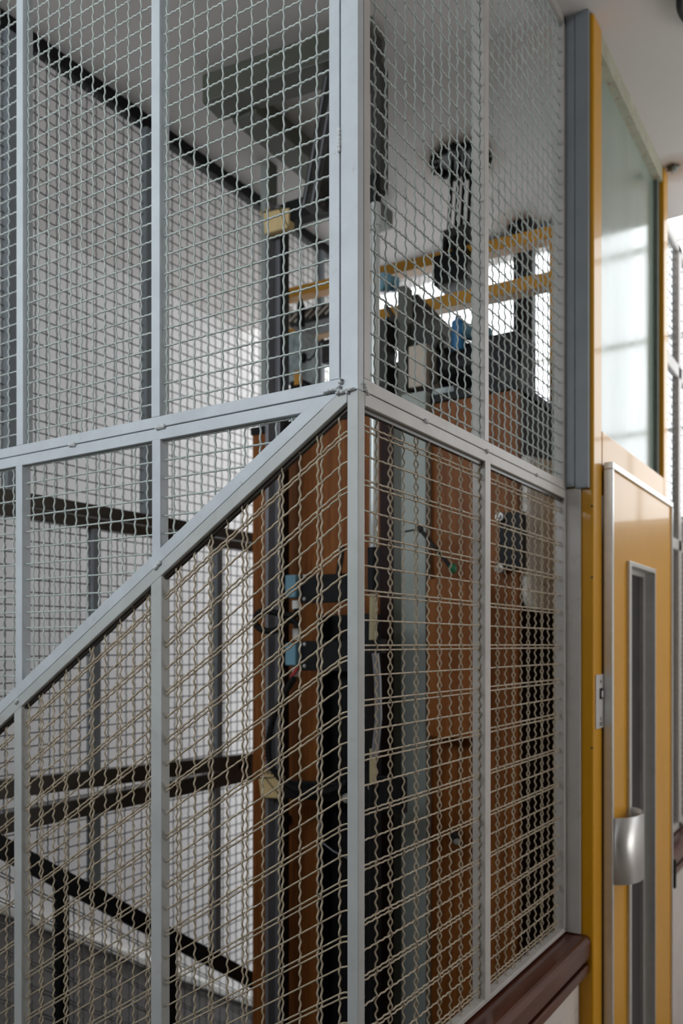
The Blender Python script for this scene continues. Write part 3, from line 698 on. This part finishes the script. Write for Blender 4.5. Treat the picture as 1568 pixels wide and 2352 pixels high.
for (p0, p1, r) in (((885, 700), (930, 770), .006), ((960, 800), (1000, 880), .005), ((1005, 770), (1030, 850), .004), ((870, 830), (930, 850), .007)):
    A_, B_ = hy(*p0, .94), hy(*p1, .96); MB().cyl(A_, B_, r, 8).build('linkage_rod', 'darkmetal', car)
# roof gear seen left of the corner post
a0, a1 = hy(651, 880, .98), hy(694, 756, .98); MB().box(a0.x, a1.x, .98, 1.06, a0.z, a1.z).build('switch_box', 'galv', car, bevel=.002)
sp = MB().box(a0.x + .01, a1.x - .01, 1.0, 1.04, ZK + .02, a0.z); sp.build('switch_box_foot', 'black', car)
a0, a1 = hy(664, 752, 1.10), hy(770, 690, 1.10)
gb = MB().box(a0.x, a1.x, 1.10, 1.2, a0.z, a1.z).build('vent_box', 'darkmetal', car, bevel=.003)
for i in range(6):
    x = a0.x + (a1.x - a0.x) * (i + .5) / 6
    sub(MB().bar((x - .02, 1.097, a0.z + .01), (x + .02, 1.097, a1.z - .01), .006, .006, up=(0, 1, 0)), 'vent_slat', 'beige', gb, car)
a = hy(691, 720, 1.04); MB().cyl((a.x, 1.04, a.z - .045), (a.x, 1.04, a.z + .02), .013, 14).cyl((a.x, 1.04, a.z + .02), (a.x, 1.04, a.z + .045), .013, 14, .004).build('oiler', 'black', car)
a0, a1 = hy(738, 835, 1.0), hy(765, 775, 1.0); MB().box(a0.x, a1.x, 1.0, 1.08, a0.z, a1.z).build('switch_box', 'darkmetal', car, bevel=.003)
cb = [hy(px, py, 1.0) for px, py in ((697, 828), (712, 826), (722, 815), (730, 795), (742, 778))]
MB().tube(cb, .003, 6).build('switch_cable', 'blackmat', car)
MB().blob(hy(697, 822, .985), (.012, .01, .016)).build('cable_gland', 'black', car, smooth=True)
a = hy(684, 868, .975); MB().box(a.x - .012, a.x + .012, .972, .98, a.z - .02, a.z + .02).build('warning_tag', 'yellowm', car)

# hoisting ropes through the ceiling hole
hole = hz(1057, 366, ZC)
for k, px in enumerate((1029, 1045, 1058, 1074)):
    x = hy(px, 500, YX + .02).x
    o = MB().cyl((x, YX + .02, q2.z + .03), (x, hole.y, ZC + .02), .006, 10).build('hoist_rope', 'blackmat')
    tag(o, ('leftmost', 'second from left', 'second from right', 'rightmost')[k] + ' of the four black hoist ropes rising to the ceiling hole', 'rope', 'hoist ropes above the lift car')
t = thing('rope_collar', 'dark round collar where the hoist ropes pass the stained ceiling', 'collar', (hole.x, hole.y, ZC))
cm = MB(); n = 28
cm.cyl((hole.x, hole.y, ZC - .006), (hole.x, hole.y, ZC), .085, n).build('collar_plate', 'black', t)
ro = MB()
for i in range(14):
    aa = 2 * PI * i / 14; ro.blob((hole.x + .082 * math.cos(aa), hole.y + .082 * math.sin(aa), ZC - .010), (.017, .017, .012), jit=.3, n=8, m=5)
ro.build('mastic_rim', 'blackmat', t, smooth=True)
h2 = hz(1190, 520, ZC)
o = MB().cyl((h2.x, h2.y, ZC - .05), (h2.x, h2.y, ZC), .022, 14, .04).build('pipe_sleeve', 'black'); tag(o, 'small black sleeve in a brown ceiling stain behind the rear column', 'pipe sleeve')
o = MB().blob((hx(1543, 385, .085).x, 1.735, ZC - .003), (.018, .018, .010), jit=.35).build('ceiling_plug', 'olive', smooth=True); tag(o, 'dark crusty ceiling plug beside the top of the right yellow jamb', 'ceiling plug')

# ================================================================== gear in the shaft between screen and car
# rear column
rc = thing('rear_column', 'dark steel column at the back of the shaft before the bright window', 'column', (h2.x, 1.78, 0))
x0, x1, x2 = Xat(1180, 1.79), Xat(1200, 1.79), Xat(1222, 1.79)
MB().box(x0, x1, 1.78, 1.81, 0, ZC).build('flange', 'black', rc); MB().box(x1, x2, 1.79, 1.83, 0, ZC).build('web', 'darkmetal', rc)
# tall pale post by the far screen
p = hz(613, 381, ZC); wdt = .017
t = thing('shaft_post', 'pale grey-green post rising to the ceiling behind the guide rail', 'post', (p.x, p.y, 0))
MB().box(p.x - wdt, p.x + wdt, p.y - .01, p.y + .01, 0, ZC).build('web', 'ggreen', t); MB().box(p.x + wdt, p.x + wdt + .008, p.y - .02, p.y + .02, 0, ZC).build('flange', 'olive', t)
# guide rail
YG = .80
gx0, gx1 = Xat(615, YG), Xat(642, YG); gzt = Zy(640, 470, YG)
t = thing('guide_rail', 'dark grey steel guide rail standing before the wooden car side', 'guide rail', ((gx0 + gx1) / 2, YG, 0))
MB().box(gx0, gx1, YG, YG + .010, 0, gzt).build('foot', 'rail', t, bevel=.001)
MB().box(gx0 + .014, gx0 + .024, YG - .03, YG, 0, gzt).build('blade', 'rail', t, bevel=.001)
MB().box(gx1, gx1 + .010, YG + .004, YG + .03, 0, gzt).build('edge', 'black', t)
# tan foam pads tied on the brackets
def pad(poly, label, yy):
    c = hy(sum(p[0] for p in poly) / len(poly), sum(p[1] for p in poly) / len(poly), yy)
    t = thing('foam_pad', label, 'foam pad', c, 'foam pads on the guide rail')
    MB().prism([hy(*p, yy) for p in poly], (0, .028, 0)).build('block', 'pad', t, bevel=.004)
    tw = MB(); v = [hy(*p, yy - .001) for p in poly]; n_ = len(v)
    for i, j in ((0, n_ // 2), (1, n_ // 2 + 1)): tw.tube([v[i], (v[i] + v[j]) / 2 + Vector((0, -.004, 0)), v[j]], .0012, 5)
    tw.build('binding_wire', 'darkmetal', t)
    fl = MB()
    top = max(v, key=lambda a: a.z)
    for dx in (-.012, .004, .016): fl.prism([top + Vector((dx - .05 * 0, 0, -.004)), top + Vector((dx + .006, 0, -.004)), top + Vector((dx + .004, .004, .014))], (0, .003, 0))
    fl.build('loose_flap', 'pad', t)
pad([(603, 488), (640, 475), (664, 476), (662, 522), (606, 537)], 'upper tan foam pad tied at the top of the guide rail', YG - .045)
pad([(592, 1787), (604, 1780), (640, 1784), (652, 1836), (598, 1832)], 'lower tan foam pad tied low on the guide rail', YG - .045)
# black brackets
a, b = hy(664, 494, YG - .02), hy(860, 434, YG - .02)
o = MB().bar(a, b, .04, .052).build('bracket_arm', 'black', bevel=.002); tag(o, 'black steel bracket arm running right from the upper tan foam pad', 'bracket')
t = thing('bracket_arm', 'low black bracket arm with zinc bolts, right of the lower tan foam pad', 'bracket', hy(790, 1830, .66))
MB().bar(hy(652, 1812, .758), hy(656, 1812, .655), .02, .045).build('arm', 'black', t); a, b = hy(650, 1812, .655), hy(835, 1822, .655)
MB().bar(a, b, .02, .045).build('arm', 'black', t, bevel=.002)
a0, a1 = hy(832, 1858, .62), hy(926, 1788, .62); MB().box(a0.x, a1.x, .62, .64, a0.z, a1.z).build('end_plate', 'black', t, bevel=.002)
bolt(859, 1806, .62, .011, par=t); bolt(800, 1832, .640, .011, par=t)
# slanted cable duct
a, b = hy(775, 185, .715), hy(722, 482, .715)
t = thing('cable_duct', 'dark grey slanted cable duct behind the top of the corner post', 'cable duct', b)
MB().bar(a, b, .05, .052, up=(0, 1, 0)).build('channel', 'slate' if False else 'darkmetal', t, bevel=.002)
for k in (-.014, .012): MB().bar(a + Vector((k, -.027, 0)), b + Vector((k, -.027, 0)), .006, .006, up=(0, 1, 0)).build('rib', 'rail', t)
cb = [hy(px, py, .72) for px, py in ((756, 180), (744, 215), (734, 250), (729, 290), (730, 325), (738, 348), (752, 360))]
o = MB().tube(cb, .0042, 8).build('black_cable', 'blackmat', smooth=True); tag(o, 'black cable loop hanging beside the slanted cable duct', 'cable')
# ceiling frame
t = thing('ceiling_frame', 'olive-grey steel frame fixed under the shaft ceiling', 'ceiling frame', (-.8, .66, ZC))
MB().bar((-.872, .660, ZC - .037), (-.39, .725, ZC - .037), .09, .074).build('beam', 'olive', t, bevel=.003)
MB().box(-.843, -.760, .71, 1.45, ZC - .085, ZC - .025).build('cross_beam', 'olive', t, bevel=.003)
MB().box(-.415, -.385, .66, .74, ZC - .16, ZC - .02).build('end_bracket', 'darkmetal', t, bevel=.01)
# conduit behind the right screen
YP = .50
t = thing('conduit_pipe', 'upright grey conduit pipe with black sleeve just right of the corner post', 'conduit', (Xat(858, YP), YP, .5))
def zz(py): return Zy(858, py, YP)
xp = Xat(858, YP); xq = Xat(862, YP)
MB().box(Xat(850, YP), Xat(876, YP), YP, YP + .03, zz(440), zz(150)).build('upper_duct', 'darkmetal', t, bevel=.003)
MB().cyl((xq, YP, zz(520)), (xp, YP, zz(1262)), .0098, 18).build('pipe', 'pipe', t, smooth=False)
MB().cyl((xq, YP, zz(405)), (xq, YP, zz(470)), .012, 18).build('coupling', 'black', t); MB().cyl((xq, YP, zz(470)), (xq, YP, zz(522)), .0115, 18).build('coupling', 'pipe', t)
MB().cyl((xp, YP, zz(1258)), (xp, YP, zz(1362)), .0135, 18).build('sleeve', 'black', t)
MB().cyl((xp, YP, zz(1362)), (xp - .002, YP, zz(1470)), .0085, 18).build('lower_pipe', 'pipeb', t)
MB().box(xp - .012, xp + .02, YP - .005, YP + .02, zz(1500), zz(1468)).build('socket', 'black', t)
MB().tube([(xp + .004, YP, zz(1500)), (xp + .010, YP, zz(1560)), (xp + .012, YP, zz(1650)), (xp + .002, YP, zz(1740))], .008, 10).build('flexible_tail', 'rail', t)
MB().cyl((xp - .002, YP, zz(1720)), (xp - .002, YP, zz(1800)), .0075, 12).build('lower_pipe', 'pipeb', t); MB().cyl((xp - .006, YP + .006, zz(1800)), (xp - .006, YP + .006, -.05), .0085, 12).build('lower_pipe', 'black', t)
# black counterweight channel
x0, x1 = Xat(750, .72), Xat(866, .72)
t = thing('counterweight_channel', 'tall black steel channel between wooden car side and corner post', 'steel channel', ((x0 + x1) / 2, .72, 0))
zt = Zy(800, 1412, .72)
MB().box(x0, x1, .72, .74, 0, zt).build('web', 'black', t); MB().box(x0, x0 + .014, .68, .72, 0, zt).build('flange', 'black', t); MB().box(x1 - .014, x1, .68, .72, 0, zt).build('flange', 'black', t)
# limit switches on black plates
def lswitch(py0, py1, label, dy):
    yy = .668
    t = thing('limit_switch', label, 'switch', hy(690, py1, yy), 'limit switches before the wooden car side')
    a0, a1 = hy(690, py1 + 2, yy), hy(798, py0, yy)
    MB().box(a0.x, a1.x, yy, yy + .008, a0.z, a1.z).build('mounting_plate', 'black', t, bevel=.001)
    b0, b1 = hy(665, py1 - 10, yy), hy(689, py0 + 5, yy)
    MB().box(b0.x, b1.x, yy - .02, yy + .012, b0.z, b1.z).build('body', 'blue', t, bevel=.003)
    for py in (py0 + 8, py1 - 8):
        q = hy(700, py, yy); MB().blob((q.x, yy - .002, q.z), (.0055, .004, .0055)).build('bolt', 'chrome', t, smooth=True)
    q = hy(682, py1 + 1, yy)
    MB().cyl((q.x, yy - .004, q.z + .006), (q.x, yy - .004, q.z - .016), .010, 16).build('gland', 'white', t, bevel=.001)
    return q
q1_ = lswitch(1316, 1384, 'upper pale blue limit switch on a black plate, corrugated hose looping under it', 0)
q2_ = lswitch(1472, 1538, 'lower pale blue limit switch on a black plate, red sleeve under it', 0)
q = hy(681, 1455, .664); o = MB().cyl((q.x, .664, q.z + .012), (q.x, .664, q.z - .016), .010, 16).build('cable_gland', 'white', bevel=.001); tag(o, 'short white cable gland above the lower blue limit switch', 'cable gland')
def hose(pts, r, label, m='blackmat'):
    P_ = [Vector(p) for p in pts]; dense = []
    for i in range(len(P_) - 1):
        p0, p1, p2, p3 = P_[max(i - 1, 0)], P_[i], P_[i + 1], P_[min(i + 2, len(P_) - 1)]
        for k in range(14):
            s = k / 14; dense.append(.5 * ((2 * p1) + (p2 - p0) * s + (2 * p0 - 5 * p1 + 4 * p2 - p3) * s * s + (3 * p1 - p0 - 3 * p2 + p3) * s ** 3))
    L = [0]
    for i in range(1, len(dense)): L.append(L[-1] + (dense[i] - dense[i - 1]).length)
    rad = []; D2 = []; tot = L[-1]; nn = int(tot / .0022)
    j = 0
    for i in range(nn):
        s = tot * i / nn
        while j < len(L) - 2 and L[j + 1] < s: j += 1
        f = (s - L[j]) / max(L[j + 1] - L[j], 1e-6); D2.append(dense[j].lerp(dense[j + 1], f)); rad.append(r * (1 if (i // 2) % 2 else .8))
    o = MB().tube(D2, r, 9, rad).build('corrugated_hose', m, smooth=True); tag(o, label, 'hose', 'corrugated hoses by the limit switches')
Yh = .618
hose([hy(px, py, Yh) for px, py in ((682, 1398), (680, 1412), (655, 1412), (610, 1403), (590, 1412), (586, 1430), (600, 1446), (632, 1448), (660, 1425), (680, 1430), (683, 1446))], .0085, 'black corrugated hose looping round the guide rail below the upper switch')
hose([hy(px, py, Yh) for px, py in ((676, 1556), (650, 1600), (626, 1655), (616, 1710), (622, 1755), (650, 1795), (690, 1817), (735, 1822), (780, 1810), (800, 1790))], .0088, 'long black corrugated hose hanging in a curve under the lower switch')
q = hy(677, 1545, .645); o = MB().cyl((q.x, .655, q.z + .012), (q.x - .004, .635, q.z - .014), .005, 12).build('red_sleeve', 'red'); tag(o, 'short red cable sleeve between lower blue switch and hose', 'cable sleeve')
cb = [hy(px, py, .66) for px, py in ((738, 1870), (733, 1905), (740, 1935), (765, 1955), (800, 1972))]
o = MB().tube(cb, .002, 6).build('thin_cable', 'rail', smooth=True); tag(o, 'thin grey cable curving below the low black bracket arm', 'cable')
a, b = hy(777, 1326, .665), hy(786, 1252, .665)
o = MB().bar(a, b, .008, .012, up=(0, 1, 0)).build('lever_rod', 'black'); tag(o, 'short black lever rod rising above the upper switch plate', 'lever')
# lever with green tip in front of the car side
t = thing('switch_lever', 'black slanted switch lever with green tip before the grey-green upright', 'lever', hy(1040, 1310, .80))
a, b, c = hy(925, 1222, .80), hy(964, 1215, .80), hy(1034, 1302, .80)
MB().tube([a, (a + b) / 2, b], .0022, 6).build('cable', 'blackmat', t); MB().bar(b, c, .008, .008, up=(0, 1, 0)).build('arm', 'black', t)
MB().blob(b, (.010, .008, .010)).build('pivot', 'darkmetal', t, smooth=True)
MB().blob((c.x + .006, c.y, c.z - .004), (.011, .010, .013)).build('tip', 'green', t, smooth=True)
# ceiling lamp on the landing
lx, ly = .385, 1.03
t = thing('ceiling_lamp', 'round ceiling lamp with black rim at the upper right corner', 'lamp', (lx, ly, ZC))
rim = MB(); n = 48
pf = [(.135, 0), (.150, 0), (.150, -.028), (.135, -.034), (.128, -.028)]
V = [(lx + r * math.cos(2 * PI * i / n), ly + r * math.sin(2 * PI * i / n), ZC + z) for i in range(n) for r, z in pf]; k = len(pf)
F = [(i * k + j, i * k + (j + 1) % k, ((i + 1) % n) * k + (j + 1) % k, ((i + 1) % n) * k + j) for i in range(n) for j in range(k)]
rim.add(V, F).build('rim', 'black', t, smooth=True)
MB().blob((lx, ly, ZC - .018), (.136, .136, .03), n=40, m=12).build('diffuser', 'ggreen', t, smooth=True)
